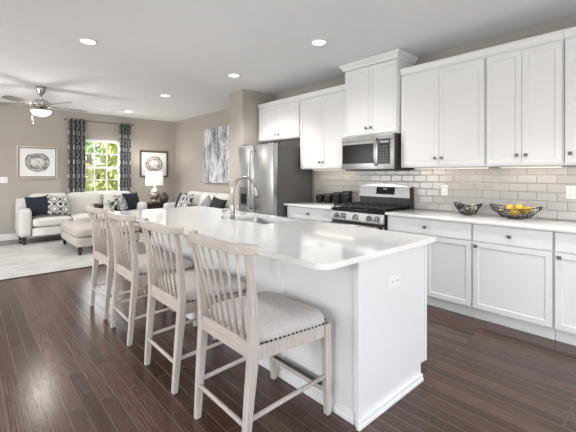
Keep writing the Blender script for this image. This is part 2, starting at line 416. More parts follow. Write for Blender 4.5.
# ceiling fan
t = thing('ceiling_fan', 'brushed nickel five-blade ceiling fan with lit glass bowl over the sofa area', 'ceiling fan', (-6.95, .90, H))
b = MB(); b.lathe([(.03, -.13), (.045, -.11), (.065, -.05), (.078, -.001)]); b.obj('canopy', M['nickel'], t, True)
b = MB(); b.tube([(0, 0, -.12), (0, 0, -.22)], .014, 12); b.obj('downrod', M['nickel'], t, True)
b = MB(); b.lathe([(.03, -.20), (.09, -.215), (.125, -.25), (.13, -.30), (.10, -.33), (.06, -.345)]); b.obj('motor_housing', M['nickel'], t, True)
b = MB(); b.lathe([(.055, -.345), (.07, -.36), (.135, -.375), (.14, -.385)]); b.obj('light_fitter', M['nickel'], t, True)
b = MB(); b.lathe([(.14, -.386), (.138, -.40), (.12, -.43), (.08, -.455), (.03, -.467), (.002, -.468)]); b.obj('light_bowl', M['bowl_glow'], t, True)
light('fan_lamp', 'POINT', (0, 0, -.52), (0, 0, 0), 22, (1, .93, .84), parent=t, shadow_soft_size=.12)
for k in range(5):
    a = math.radians(25 + 72 * k)
    R_ = Matrix.Rotation(a, 4, 'Z') @ Matrix.Translation((0, 0, -.30)) @ Matrix.Rotation(math.radians(12), 4, 'X')
    b = MB(); prof = [(.17, .045), (.22, .062), (.45, .070), (.62, .068), (.67, .05), (.685, .02)]
    ring = [(x, w) for x, w in prof] + [(x, -w) for x, w in reversed(prof)]
    b.loft([[Vector((x, y, z)) for x, y in ring] for z in (-.004, .004)])
    b.bm.transform(R_); bl = b.obj('blade', M['blade_finish'], t)
    b = MB(); b.box(.10, -.02, -.014, .26, .02, -.005, .003); b.bm.transform(R_); b.obj('blade_arm', M['nickel'], bl)
for dx, dy, ln in ((-.06, -.10, .16), (.02, -.125, .11)):
    b = MB(); b.tube([(dx, dy, -.36), (dx, dy, -.42 - ln)], .0025, 6); b.ball((dx, dy, -.43 - ln), .010, 8); b.obj('pull_chain', M['nickel'], t)

# ------------------------------------------------------------------ kitchen cabinets
def door_mesh(w, hgt, frame=.062, th=.02):
    """shaker front: x 0..w, z 0..h, front at y 0"""
    b = MB(); b.box(0, 0, 0, w, th, hgt)
    f = min(b.bm.faces, key=lambda q: q.calc_center_median().y)
    bmesh.ops.inset_region(b.bm, faces=[f], thickness=frame, depth=0)
    bmesh.ops.inset_region(b.bm, faces=[f], thickness=.007, depth=-.008)
    return b
knob_me = None
def knob(parent, x, z, square=True):
    global knob_me
    if knob_me is None:
        b = MB(); b.tube([(0, 0, 0), (0, -.016, 0)], .007, 10); b.box(-.0145, -.030, -.0145, .0145, -.015, .0145, .004)
        o = b.obj('knob', M['knob_metal'], parent, auto=True); knob_me = o.data
    else:
        o = bpy.data.objects.new('knob', knob_me); COL.objects.link(o); o.parent = parent
    o.location = (x, 0, z); o['label'] = 'dark metal knob'
def place(o, x, y, z): o.location = (x, y, z); return o

def upper(label, x0, x1, z0, z1, yf, doors, crown=(.074, .018), knob_side=None, tall_crown=False, light_strip=True):
    w = x1 - x0; t = thing('upper_cabinet', label, 'cabinet', (x0, yf, z0), 0, 'white upper kitchen cabinets')
    hh = z1 - z0; back = YK - yf - .014
    MB().box(.001, .021, 0, w - .001, back, hh).obj('body', M['cabinet_paint'], t)
    g = .004; m_ = .012; dw = (w - 2 * m_ - g * (doors - 1)) / doors
    for k in range(doors):
        d = place(door_mesh(dw, hh - .035).obj('door', M['cabinet_paint'], t), m_ + k * (dw + g), 0, .018)
        right = (k == 0 and doors == 2) if knob_side is None else knob_side == 'r'
        knob(d, dw - .034 if right else .034, .075 if hh > .75 else .06)
    b = MB()
    if tall_crown:
        p = .050
        b.loft([[Vector(q) for q in ((-.0, .0, hh), (w, .0, hh), (w, back, hh), (0, back, hh))],
                [Vector(q) for q in ((-.01, -.012, hh + .005), (w + .01, -.012, hh + .005), (w + .01, back, hh + .005), (-.01, back, hh + .005))],
                [Vector(q) for q in ((-.014, -.016, hh + .022), (w + .014, -.016, hh + .022), (w + .014, back, hh + .022), (-.014, back, hh + .022))],
                [Vector(q) for q in ((-p, -p, hh + .065), (w + p, -p, hh + .065), (w + p, back, hh + .065), (-p, back, hh + .065))],
                [Vector(q) for q in ((-p, -p, hh + .084), (w + p, -p, hh + .084), (w + p, back, hh + .084), (-p, back, hh + .084))]])
    else:
        ch, p = crown
        pr = [(back, hh + .0005), (.012, hh + .0005), (.006, hh + .010), (.002, hh + .014), (-p + .006, hh + ch - .016), (-p, hh + ch - .012), (-p, hh + ch), (back, hh + ch)]
        b.loft([[Vector((xx, y, z)) for y, z in pr] for xx in (0, w)])
    b.obj('crown_molding', M['cabinet_paint'], t)
    if light_strip:
        s = thing('under_cabinet_light', 'slim warm under-cabinet light strip below the ' + light_strip, 'light', (x0 + w / 2, YK - .10, z0 - .001), 0, 'under-cabinet light strips')
        MB().box(-w / 2 + .05, -.02, -.012, w / 2 - .05, .02, 0, .003).obj('strip_body', M['white_trim'], s)
        MB().box(-w / 2 + .06, -.012, -.0145, w / 2 - .06, .012, -.0125).obj('diffuser', M['strip_glow'], s)
        light('strip_lamp', 'AREA', (0, 0, -.02), (0, 0, 0), 0.34 * w, (1, .80, .60), w - .14, .02, s)
    return t
YU = 3.70
upper('wide low white upper cabinet directly over the refrigerator', -4.86, -3.845, 1.885, 2.437, YU, 2, light_strip=False)
upper('tall white upper cabinet between the refrigerator and the microwave', -3.84, -2.95, 1.405, 2.437, YU, 2, light_strip='cabinet left of the microwave')
upper('tallest white upper cabinet above the microwave with crown touching the ceiling', -2.945, -2.185, 1.80, 2.652, 3.64, 2, tall_crown=True, light_strip=False)
upper('tall white two-door upper cabinet just right of the microwave', -2.18, -1.277, 1.405, 2.455, YU, 2, light_strip='cabinet right of the microwave')
upper('narrower white two-door upper cabinet, second to the right of the microwave', -1.275, -.672, 1.405, 2.455, YU, 2, light_strip='second cabinet right of the microwave')
upper('white upper cabinet at the right edge of the photo, mostly cut off', -.67, .24, 1.405, 2.455, YU, 2, knob_side='l', light_strip='cabinet at the right edge')

YB = 3.43
def base(label, x0, x1, doors, knobs, dknob=True):
    w = x1 - x0; t = thing('base_cabinet', label, 'cabinet', (x0, YB, 0), 0, 'white base kitchen cabinets')
    MB().box(.001, .021, .105, w - .001, YK - YB - .014, .8835).obj('body', M['cabinet_paint'], t)
    MB().box(.001, .062, 0.001, w - .001, .08, .1045).obj('toe_kick', M['cabinet_paint'], t)
    m_ = .008
    d = MB(); d.box(0, 0, 0, w - 2 * m_, .02, .148, .0025, 1); d = place(d.obj('drawer', M['cabinet_paint'], t), m_, 0, .722)
    knob(d, (w - 2 * m_) / 2, .074)
    g = .004; dw = (w - 2 * m_ - g * (doors - 1)) / doors
    for k in range(doors):
        d = place(door_mesh(dw, .598).obj('door', M['cabinet_paint'], t), m_ + k * (dw + g), 0, .114)
        knob(d, dw - .03 if knobs[k] == 'r' else .03, .565)
    return t
base('white base cabinet left of the stove, beside the refrigerator', -3.83, -2.957, 2, 'rl')
base('white base cabinet just right of the stove, half hidden by the island', -2.183, -1.297, 2, 'rl')
base('white base cabinet under the fruit bowls, with one door and drawer', -1.295, -.687, 1, 'l')
base('white base cabinet at the right edge of the photo', -.685, .22, 1, 'l')
def worktop(label, x0, x1):
    b = MB(); b.box(x0, 3.395, .8845, x1, YK - .0125, .914, .004); tag(b.obj('worktop', M['quartz'], auto=True), label, 'worktop')
worktop('short white quartz worktop between the refrigerator and the stove', -3.86, -2.957)
worktop('long white quartz worktop right of the stove holding two wire bowls', -2.185, .22)

# ------------------------------------------------------------------ refrigerator
FX0, FX1, FY = -4.74, -3.885, 3.215
t = thing('refrigerator', 'stainless french-door refrigerator with dark sides beside the beige wall stub', 'refrigerator', (FX0, FY, 0)); w = FX1 - FX0
MB().box(.004, .105, .02, w - .004, .80, 1.745, .006).obj('body', M['fridge_side'], t, auto=True)
MB().box(.01, .07, .0, w - .01, .75, .02).obj('base_grille', M['black_metal'], t)
xs = w * .475
d1 = MB().box(0, 0, .72, xs - .007, .098, 1.775, .014, 3).obj('door', M['fridge_steel'], t, auto=True)
d2 = MB().box(xs + .007, 0, .72, w, .098, 1.775, .014, 3).obj('door', M['fridge_steel'], t, auto=True)
d3 = MB().box(0, 0, .04, w, .098, .712, .014, 3).obj('freezer_drawer', M['fridge_steel'], t, auto=True)
for d, sx in ((d1, xs - .045), (d2, xs + .045)):
    pts = [(sx, .002, 1.68), (sx, -.03, 1.67)] + [(sx, -.03 - .035 * math.sin(PI * k / 10), 1.66 - .83 * k / 10) for k in range(11)] + [(sx, -.03, .82), (sx, .002, .81)]
    MB().tube(pts, .0125, 10).obj('handle', M['brushed_steel'], d, True)
MB().tube([(.08, .002, .66), (.08, -.05, .66), (w - .08, -.05, .66), (w - .08, .002, .66)], .0125, 10).obj('handle', M['brushed_steel'], d3, True)
dp = MB().box(.06, -.006, .84, .235, .01, 1.13, .004).obj('dispenser', M['fridge_side'], d1)
MB().box(.075, -.008, .87, .22, -.0055, 1.03).obj('dispenser_recess', M['black_gloss'], dp)
for xx in (.03, w - .12): MB().box(xx, .02, 1.7755, xx + .09, .16, 1.795, .004).obj('hinge_cover', M['fridge_side'], t)

# ------------------------------------------------------------------ microwave
t = thing('microwave', 'stainless over-the-range microwave with black glass door', 'microwave', (-2.943, 3.58, 1.385)); w = .752; hh = .412
MB().box(0, .03, 0, w, .46, hh).obj('body', M['black_metal'], t)
d = MB().box(.002, 0, 0.002, w - .002, .03, hh - .002, .006).obj('front_panel', M['brushed_steel'], t, auto=True)
dw = w * .70
MB().box(.02, -.006, .075, dw - .02, 0.0, hh - .10, .003).obj('window_glass', M['black_gloss'], d)
MB().box(dw + .03, -.006, .065, w - .045, 0.0, hh - .06, .003).obj('control_panel', M['black_gloss'], d)
b = MB()
for r in range(6):
    for c in range(3): b.box(dw + .043 + c * .039, -.0075, .085 + r * .034, dw + .07 + c * .039, -.0058, .103 + r * .034)
b.obj('buttons', M['fridge_side'], d)
MB().box(dw + .045, -.0075, hh - .105, w - .06, -.0058, hh - .078).obj('display', M['display_glow'], d)
pts = [(dw, .002, .05), (dw, -.025, .055)] + [(dw, -.027 - .018 * math.sin(PI * k / 8), .06 + (hh - .12) * k / 8) for k in range(9)] + [(dw, -.025, hh - .055), (dw, .002, hh - .05)]
MB().tube(pts, .013, 10).obj('handle', M['brushed_steel'], d, True)
MB().box(.0, -.006, hh - .062, w, -.0005, hh - .058).obj('vent_seam', M['black_metal'], d)
MB().box(.03, .05, -.012, w - .03, .44, -.0005).obj('bottom_vent', M['black_metal'], t)

# ------------------------------------------------------------------ range
t = thing('gas_range', 'stainless slide-in gas stove with black grates and five knobs', 'stove', (-2.95, 3.372, 0)); w = .76
MB().box(.003, .035, .05, w - .003, .64, .895).obj('body', M['black_metal'], t)
MB().box(.02, .06, 0, w - .02, .6, .05).obj('plinth', M['black_metal'], t)
od = MB().box(.005, 0, .20, w - .005, .034, .745, .006).obj('oven_door', M['brushed_steel'], t, auto=True)
MB().box(.06, -.003, .26, w - .06, .0, .66, .002).obj('oven_glass', M['black_gloss'], od)
MB().box(.006, -.002, .705, w - .006, .0, .744).obj('door_trim', M['black_gloss'], od)
pts = [(.05, .0, .728), (.05, -.05, .733), (w - .05, -.05, .733), (w - .05, .0, .728)]
MB().tube(pts, .015, 10).obj('handle', M['brushed_steel'], od, True)
MB().box(.005, 0, .06, w - .005, .034, .195, .006).obj('storage_drawer', M['brushed_steel'], t, auto=True)
b = MB(); pr = [(-.004, .778), (-.004, .795), (.018, .878), (.05, .882), (.05, .778)]
b.loft([[Vector((xx, y, z)) for y, z in pr] for xx in (.003, w - .003)])
cp = b.obj('control_panel', M['brushed_steel'], t)
for k, xx in enumerate((.10, .20, .385, .575, .675)):
    kb = MB(); kb.tube([(xx, .004, .835), (xx, -.012, .831)], .030, 16); kb.tube([(xx, -.012, .831), (xx, -.042, .824)], [.024, .020], 16); kb.box(xx - .005, -.05, .807, xx + .005, -.03, .842, .002)
    kb.obj('knob', M['nickel'], cp, auto=True)
b = MB(); b.box(0, .012, .8955, w, .60, .918, .006); b.obj('cooktop', M['black_gloss'], t, auto=True)
for gx0, gx1 in ((.02, .255), (.262, .498), (.505, .74)):
    b = MB()
    for y in (.05, .30, .55): b.box(gx0, y - .008, .940, gx1, y + .008, .958, .002, 1)
    for xx in (gx0 + .008, gx1 - .008): b.box(xx - .008, .05, .940, xx + .008, .55, .958, .002, 1)
    for y in (.175, .425):
        cx = (gx0 + gx1) / 2
        b.box(gx0, y - .006, .944, gx1, y + .006, .960, .002, 1); b.box(cx - .006, y - .11, .944, cx + .006, y + .11, .960, .002, 1)
    for xx in (gx0 + .008, gx1 - .008):
        for y in (.05, .30, .55): b.box(xx - .008, y - .008, .9185, xx + .008, y + .008, .941)
    b.obj('grate', M['iron'], t)
for bx in (.137, .38, .622):
    for y in (.175, .425): 
        b = MB(); b.lathe([(.045, .9185), (.045, .928), (.03, .934), (.01, .936)], (bx, y, 0), 18); b.obj('burner', M['iron'], t, True)
# backguard with an arched stainless top
b = MB(); n = 14
topz = [1.175 + .03 * math.sin(PI * k / n) for k in range(n + 1)]
fr, bk = [], []
prof = [(w * k / n, topz[k]) for k in range(n + 1)]
ring = [(0, 1.04)] + prof + [(w, 1.04)]
b.loft([[Vector((x, y + (.03 if z > 1.1 and y < .62 else 0), z)) for x, z in ring] for y in (.585, .655)])
bgd = b.obj('backguard', M['brushed_steel'], t)
MB().box(.004, .60, .919, w - .004, .655, 1.04).obj('backguard_base', M['black_metal'], t)
b = MB(); b.loft([[Vector(q) for q in ((.27, .588 + s_, 1.075), (.53, .588 + s_, 1.075), (.53, .607 + s_, 1.165), (.27, .607 + s_, 1.165))] for s_ in (-.004, .004)]); pnl = b.obj('display_panel', M['black_gloss'], bgd)
MB().box(.375, .5905, 1.135, .425, .5975, 1.15).obj('clock_display', M['display_glow'], pnl)
MB().box(w - .002, .56, .90, w + .0005, .656, 1.17).obj('side_trim', M['black_metal'], bgd)

# ------------------------------------------------------------------ kitchen island
IX0, IX1, IY0, IY1 = -3.96, -1.137, 1.53, 2.257
t = thing('kitchen_island', 'long white kitchen island base under the quartz counter with four stools', 'kitchen island', (0, 0, 0))
b = MB(); b.box(IX0, IY0, .0, IX1 - .022, IY0 + .05, .8835); b.box(IX0, IY0 + .05, .105, IX1 - .022, IY1 - .02, .68)
b.box(IX0, IY0 + .05, .0, IX1 - .022, IY1 - .075, .105)
b.box(IX0, IY0 + .05, .68, -3.02, IY1 - .02, .8835); b.box(-2.28, IY0 + .05, .68, IX1 - .022, IY1 - .02, .8835)
b.obj('body', M['cabinet_paint'], t)
# end panel with toe notch
b = MB(); pr = [(IY0 - .014, 0), (IY1 - .078, 0), (IY1 - .078, .105), (IY1, .105), (IY1, .8835), (IY0 - .014, .8835)]
b.loft([[Vector((x, y, z)) for y, z in pr] for x in (IX1 - .0215, IX1)]); b.obj('end_panel', M['cabinet_paint'], t)
for yy, zz in ((IY1 - .030, .105), (IY0 - .014, 0)): MB().box(IX1, yy, zz, IX1 + .006, yy + .024, .8835, .002, 1).obj('corner_trim', M['cabinet_paint'], t)
b = MB()
for (hh, th) in ((.045, .008), (.02, .014)):
    b.box(IX1 + .0002, IY0 - .016 - th, 0.0005, IX1 + .008 + th, IY1 - .078, hh, .003); b.box(IX0, IY0 - th, 0.0005, IX1 - .03, IY0 - .0002, hh * 1.3, .003)
b.obj('base_molding', M['white_trim'], t)
b = MB(); b.box(-1.80, IY0 - .010, .07, -1.74, IY0 - .0002, .8835, .002, 1); b.box(-3.05, IY0 - .010, .07, -2.99, IY0 - .0002, .8835, .002, 1); b.obj('panel_batten', M['cabinet_paint'], t)
for cx in (-1.77, -3.02):
    b = MB(); arc = [(IY0 - .012 - .20 * (1 - math.sin(a)), .60 + .2835 * (1 - math.cos(a)) * .97) for a in [PI / 2 * k / 10 for k in range(10, -1, -1)]]
    pr = [(IY0 - .012, .67), (IY0 - .012, .8832), (IY0 - .215, .8832), (IY0 - .215, .862)]
    inner = [(IY0 - .215 + .168 * math.sin(PI / 2 * k / 10), .862 - .192 * (1 - math.cos(PI / 2 * k / 10)) ) for k in range(1, 11)]
    pr = pr + inner
    b.loft([[Vector((x, y, z)) for y, z in pr] for x in (cx - .022, cx + .022)]); b.obj('corbel', M['cabinet_paint'], t)
for k in range(4):
    x0 = IX0 + .01 + k * .70; d = door_mesh(.69, .56); d = d.obj('door', M['cabinet_paint'], t); d.rotation_euler = (0, 0, PI); d.location = (x0 + .69, IY1, .115)
def outlet(parent, name, mtx, horiz=False, label=None):
    """plate with two receptacles: local x right, y out of wall is -y"""
    b = MB(); w_, h_ = (.118, .072) if horiz else (.072, .118); b.box(-w_ / 2, -.005, -h_ / 2, w_ / 2, 0, h_ / 2, .003); b.bm.transform(mtx)
    o = b.obj(name, M['plastic_white'], parent)
    for s_ in (-1, 1):
        cx, cz = (s_ * .026, 0) if horiz else (0, s_ * .026)
        b = MB(); b.lathe([(.017, 0), (.016, .002)], n=16); b.bm.transform(mtx @ Matrix.Translation((cx, -.005, cz)) @ Matrix.Rotation(PI / 2, 4, 'X')); rc = b.obj('receptacle', M['plastic_white'], o)
        b = MB(); b.box(cx - .007, -.0082, cz - .004, cx - .004, -.0068, cz + .006); b.box(cx + .004, -.0082, cz - .004, cx + .007, -.0068, cz + .006); b.bm.transform(mtx); b.obj('slots', M['slot'], rc)
    return o
outlet(t, 'power_outlet', Matrix.Translation((IX1 + .0002, 1.862, .70)) @ Matrix.Rotation(PI / 2, 4, 'Z'), True)

# island countertop with rounded corners and sink cut-out
SX0, SX1, SY0, SY1 = -2.95, -2.315, 1.83, 2.222
def rrect(x0, y0, x1, y1, r, n=8):
    rs = r if isinstance(r, (list, tuple)) else [r] * 4
    pts = []
    for (cx, cy, a0, q) in ((x0, y0, PI, rs[0]), (x1, y0, 1.5 * PI, rs[1]), (x1, y1, 0, rs[2]), (x0, y1, .5 * PI, rs[3])):
        ox = cx + (q if cx == x0 else -q); oy = cy + (q if cy == y0 else -q)
        for k in range(n + 1): pts.append((ox + q * math.cos(a0 + PI / 2 * k / n), oy + q * math.sin(a0 + PI / 2 * k / n)))
    return pts
b = MB(); es = []
for loop in (rrect(-4.26, 1.195, -1.085, 2.290, [.06, .07, .02, .03]), rrect(SX0, SY0, SX1, SY1, .016, 5)):
    vs = [b.bm.verts.new((x, y, .8845)) for x, y in loop]
    es += [b.bm.edges.new((vs[i], vs[(i + 1) % len(vs)])) for i in range(len(vs))]
bmesh.ops.triangle_fill(b.bm, edges=es, use_beauty=True)
r = bmesh.ops.extrude_face_region(b.bm, geom=list(b.bm.faces))
for v_ in r['geom']:
    if isinstance(v_, bmesh.types.BMVert): v_.co.z = .914
o = b.obj('island_countertop', M['quartz']); tag(o, 'long white quartz island countertop with rounded corners and a sink cut-out', 'countertop')
mb = o.modifiers.new('edge', 'BEVEL'); mb.width = .004; mb.segments = 2; mb.limit_method = 'ANGLE'; mb.angle_limit = math.radians(50)

# sink
t = thing('kitchen_sink', 'undermount stainless sink set in the island countertop', 'sink', ((SX0 + SX1) / 2, (SY0 + SY1) / 2, .69))
b = MB(); hx, hy = (SX1 - SX0) / 2, (SY1 - SY0) / 2; z1 = .8838 - .69
def rr3(e, z, r=.016): return [Vector((x, y, z)) for x, y in rrect(-hx - e, -hy - e, hx + e, hy + e, r + max(e, -.012), 5)]
b.loft([rr3(.02, z1), rr3(.02, 0.0), ], cap=False); b.loft([rr3(.02, z1), rr3(.003, z1), rr3(.0, z1 - .01), rr3(-.006, .03), rr3(-.03, .008)], cap=False)
bmesh.ops.remove_doubles(b.bm, verts=b.bm.verts, dist=1e-5)
f = b.bm.faces.new([b.bm.verts.new(p) for p in rr3(-.03, .008)]); f = b.bm.faces.new([b.bm.verts.new(p) for p in rr3(.02, 0)])
bmesh.ops.remove_doubles(b.bm, verts=b.bm.verts, dist=1e-5)
b.obj('basin', M['brushed_steel'], t, auto=True)
b = MB(); b.lathe([(.045, .009), (.042, .012), (.03, .010), (.01, .0095)], n=20); b.obj('drain', M['nickel'], t, True)

# faucet
t = thing('kitchen_faucet', 'tall brushed nickel gooseneck faucet standing at the island sink', 'faucet', (-2.70, 1.768, .9142))
MB().lathe([(.030, 0), (.030, .006), (.022, .012), (.019, .02)]).obj('base', M['nickel'], t, True)
pts = [(0, 0, .01), (0, 0, .12)]; 
MB().lathe([(.0215, .015), (.0215, .13), (.018, .14)]).obj('body', M['faucet_nickel'], t, True)
R0 = .125; pts = [(0, 0, .12), (0, 0, .26)] + [(0, R0 - R0 * math.cos(a), .26 + R0 * math.sin(a)) for a in [PI * k / 14 * .93 for k in range(1, 15)]]
MB().tube(pts, .0155, 12).obj('gooseneck', M['faucet_nickel'], t, True)
e = Vector(pts[-1]); dv = (e - Vector(pts[-2])).normalized()
MB().tube([e - dv * .005, e + dv * .02, e + dv * .07, e + dv * .10], [.0165, .0185, .020, .018], 14).obj('spray_head', M['faucet_nickel'], t, True)
MB().tube([(.018, 0, .075), (.05, 0, .085), (.075, 0, .13)], [.008, .007, .006], 10).obj('lever_handle', M['nickel'], t, True)
t = thing('soap_dispenser', 'short nickel soap dispenser standing left of the gooseneck faucet', 'soap dispenser', (-2.86, 1.76, .9142))
MB().lathe([(.02, 0), (.02, .006), (.011, .012), (.010, .04)]).obj('base', M['nickel'], t, True)
MB().tube([(0, 0, .035), (0, 0, .07), (0, .02, .078), (0, .055, .072)], [.007, .007, .007, .006], 10).obj('spout', M['nickel'], t, True)
t = thing('air_switch', 'small round nickel button beside the base of the gooseneck faucet', 'button', (-2.78, 1.80, .9142))
MB().lathe([(.02, 0), (.02, .012), (.017, .016)]).obj('ring', M['nickel'], t, True)
MB().lathe([(.014, .016), (.014, .045), (.010, .05), (.002, .052)]).obj('cap', M['nickel'], t, True)

# ------------------------------------------------------------------ bar stools
def sq(c, wx, wy): return [Vector((c[0] + a * wx / 2, c[1] + bb * wy / 2, c[2])) for a, bb in ((-1, -1), (1, -1), (1, 1), (-1, 1))]
def stool():
    t = thing('counter_stool', '', 'stool', (0, 0, 0), 0, 'counter stools along the island')
    wm = M['washed_wood']; wr = M['washed_wood_rail']
    for s in (-1, 1):
        b = MB(); path = [((s * .220, -.278, 0), .030, .034), ((s * .226, -.255, .30), .038, .042), ((s * .230, -.238, .48), .043, .048), ((s * .234, -.238, .58), .043, .044),
                          ((s * .246, -.255, .80), .036, .036), ((s * .258, -.284, .970), .030, .028)]
        b.loft([sq(*p) for p in path]); o = b.obj('back_leg', wm, t)
        o.modifiers.new('bev', 'BEVEL').width = .004
        b = MB(); b.loft([sq((s * .232, .272, 0), .034, .034), sq((s * .240, .245, .545), .044, .044)]); o = b.obj('front_leg', wm, t); o.modifiers.new('bev', 'BEVEL').width = .004
        MB().tube([(s * .224, -.26, .20), (s * .230, .26, .215)], .0115, 8).obj('side_stretcher', wm, t, True)
        b = MB(); b.loft([[Vector((s * xx + q * .012, y, z)) for q, z in ((-1, .478), (1, .478), (1, .545), (-1, .545))] for xx, y in ((.229, -.213), (.240, .222))]); b.obj('side_apron', wm, t)
    MB().tube([(-.224, -.268, .175), (.224, -.268, .175)], .0115, 8).obj('back_stretcher', wr, t, True)
    fr = MB().box(-.22, .245, .125, .22, .270, .155, .003, 1).obj('footrest', wr, t)
    MB().box(-.205, .243, .1552, .205, .272, .160, .001, 1).obj('kick_plate', M['black_metal'], fr)['label'] = 'dark metal kick plate'
    MB().box(-.209, -.255, .475, .209, -.222, .553, .003, 1).obj('back_apron', wr, t)
    MB().box(-.217, .232, .478, .217, .258, .545, .002, 1).obj('front_apron', wr, t)
    # curved top rail
    def ry(x): return -.335 + .022 * (x / .29) ** 2 + .060 * abs(x / .29) ** 7
    b = MB(); rings = []
    for k in range(25):
        u = k / 12 - 1; x = .29 * math.copysign(abs(u) ** .75, u); y = ry(x); d = (ry(x + .001) - ry(x - .001)) / .002
        a = .016; hgt = .0225
        rings.append([Vector((x - d * q / math.hypot(1, d), y + q / math.hypot(1, d), .990 + p)) for q, p in ((-a, -hgt), (a, -hgt), (a, hgt), (-a, hgt))])
    b.loft(rings); o = b.obj('top_rail', wr, t); mo = o.modifiers.new('bev', 'BEVEL'); mo.width = .005; mo.segments = 2; mo.limit_method = 'ANGLE'
    for k in range(7):
        f = (k - 3) / 3; xb, xt = .165 * f, .215 * f
        MB().tube([(xb, -.2385, .551), (xb * .5 + xt * .5, -.2385 * .5 + ry(xt) * .5, .7605), (xt, ry(xt), .970)], [.0068, .0078, .0065], 8).obj('spindle', wm, t, True)
    # cushion: domed superellipse
    b = MB(); n = 16; rings = []
    def sup(e, z): 
        pts = []
        for k in range(40):
            a = 2 * PI * k / 40; ca, sa = math.cos(a), math.sin(a)
            yy = math.copysign(abs(sa) ** .32, sa); pts.append(Vector((math.copysign(abs(ca) ** .32, ca) * (.254 + .010 * yy + e), .018 + math.copysign(abs(sa) ** .32, sa) * (.243 + e), z)))
        return pts
    b.loft([sup(-.02, .5455), sup(0, .548), sup(.004, .565), sup(0, .588), sup(-.012, .606), sup(-.04, .620), sup(-.10, .632), sup(-.18, .636)])
    cu = b.obj('seat_cushion', M['seat_linen'], t, True)
    nail = None
    for s in (-1, 0, 1):
        for k in range(17):
            u = k / 16
            p = (-.222 + .444 * u, .2665, .556) if s == 0 else (s * (.2515 + .012 * u), -.200 + .43 * u, .556)
            if nail is None:
                b = MB(); b.ball((0, 0, 0), .0056, 8); o = b.obj('nailhead', M['nailhead'], cu, True); nail = o.data
            else:
                o = bpy.data.objects.new('nailhead', nail); COL.objects.link(o); o.parent = cu
            o.location = (p[0], p[1], p[2] - .010 - .024 * (p[1] + .24) / .48); o['label'] = 'dark metal nailhead'
    for o in list(bpy.data.objects):   # the seat slopes down slightly towards the front
        if o.name.split('.')[0] in ('seat_cushion', 'side_apron', 'front_apron', 'front_leg'):
            for v in o.data.vertices:
                if v.co.z > .4: v.co.z -= .010 + .024 * (v.co.y + .24) / .48
    return t
lab = ['whitewashed spindle-back counter stool nearest the camera, seat fully in view', 'whitewashed spindle-back counter stool, second nearest the camera',
       'whitewashed spindle-back counter stool, third from the camera, just past the middle of the island', 'whitewashed spindle-back counter stool farthest from the camera, nearest the ottoman']
s0 = stool(); ys = 1.213
s0.location = (-1.552, ys, 0); s0.rotation_euler = (0, 0, math.radians(0)); s0['label'] = lab[0]
dup(s0, (-2.285, ys + .002, 0), lab[1], 0); dup(s0, (-3.09, ys + .008, 0), lab[2], math.radians(-1)); dup(s0, (-3.78, ys + .012, 0), lab[3], math.radians(1))

# ------------------------------------------------------------------ worktop objects
def canister(x, r, hgt, label):
    t = thing('canister', label, 'canister', (x, 3.93, .9145), 0, 'black kitchen canisters')
    b = MB(); b.lathe([(r * .92, 0), (r, .006), (r, hgt * .78), (r * .97, hgt * .80)]); b.obj('jar', M['black_gloss'], t, True)
    b = MB(); b.lathe([(r * 1.02, hgt * .805), (r * 1.04, hgt * .83), (r * 1.04, hgt * .95), (r * .9, hgt)]); b.obj('lid', M['black_metal'], t, auto=True)
    b = MB(); b.lathe([(r * 1.015, hgt * .79), (r * 1.03, hgt * .80), (r * 1.015, hgt * .805)], cap=False); b.obj('band', M['nickel'], t, True)['label'] = 'bright metal band'
canister(-3.645, .058, .118, 'shortest black canister, leftmost of the four left of the stove')
canister(-3.475, .061, .138, 'black canister second from the left, beside the shortest one')
canister(-3.305, .064, .162, 'black canister second from the stove, left of the tallest one')
canister(-3.130, .066, .185, 'tallest black canister right beside the stove')

def boat(t, L, Wd, Hh, seed):
    rnd = random.Random(seed); b = MB(); nu, nv = 27, 7; rings = []
    for j in range(nv):
        f = j / (nv - 1); s_ = .28 + .72 * f ** .8
        ring = []
        for k in range(nu):
            a = 2 * PI * (k + (.5 if j % 2 else 0)) / nu; jit = 0 if j in (0, nv - 1) else .012
            x = L / 2 * s_ * math.cos(a); y = Wd / 2 * s_ * math.sin(a); z = Hh * (f ** 1.6) * (.72 + .28 * abs(math.cos(a)) ** 2)
            ring.append(Vector((x + rnd.uniform(-jit, jit), y + rnd.uniform(-jit, jit), z + .004)))
        rings.append(ring)
    b.loft(rings, cap=False); bmesh.ops.triangulate(b.bm, faces=b.bm.faces)
    vs = sorted(b.bm.verts, key=lambda q: q.co.z)[:nu]
    me = b.obj('wire_mesh', M['black_metal'], t); wf = me.modifiers.new('wire', 'WIREFRAME'); wf.thickness = .0036; wf.use_replace = True
    b = MB(); b.tube([*rings[-1], rings[-1][0]], .0045, 6); b.obj('rim', M['black_metal'], t, True)
    b = MB(); b.lathe([(.28 * L / 2, 0), (.28 * L / 2, .004)], n=24, sy=Wd / L); b.obj('foot', M['black_metal'], t)
t = thing('wire_bowl', 'larger dark wire boat bowl of yellow lemons on the worktop', 'bowl', (-1.055, 3.80, .9145)); boat(t, .43, .24, .118, 3)
t = thing('wire_bowl', 'smaller dark wire boat bowl left of the lemon bowl', 'bowl', (-1.475, 3.80, .9145)); boat(t, .27, .17, .118, 5)
def lemon(loc, rz, r, label, mt='lemon_skin', nm='lemon', cat='fruit', group='lemons in the wire bowl'):
    b = MB(); b.lathe([(.002, -1.32 * r), (.18 * r, -1.22 * r), (.35 * r, -1.08 * r), (.75 * r, -.7 * r), (r, 0), (.75 * r, .7 * r), (.35 * r, 1.08 * r), (.18 * r, 1.22 * r), (.002, 1.32 * r)], n=16)
    b.bm.transform(Matrix.Rotation(PI / 2, 4, 'Y'))
    o = b.obj(nm, M[mt], None, True); o.location = loc; o.rotation_euler = (0, random.uniform(-.3, .3), rz); tag(o, label, cat, group)
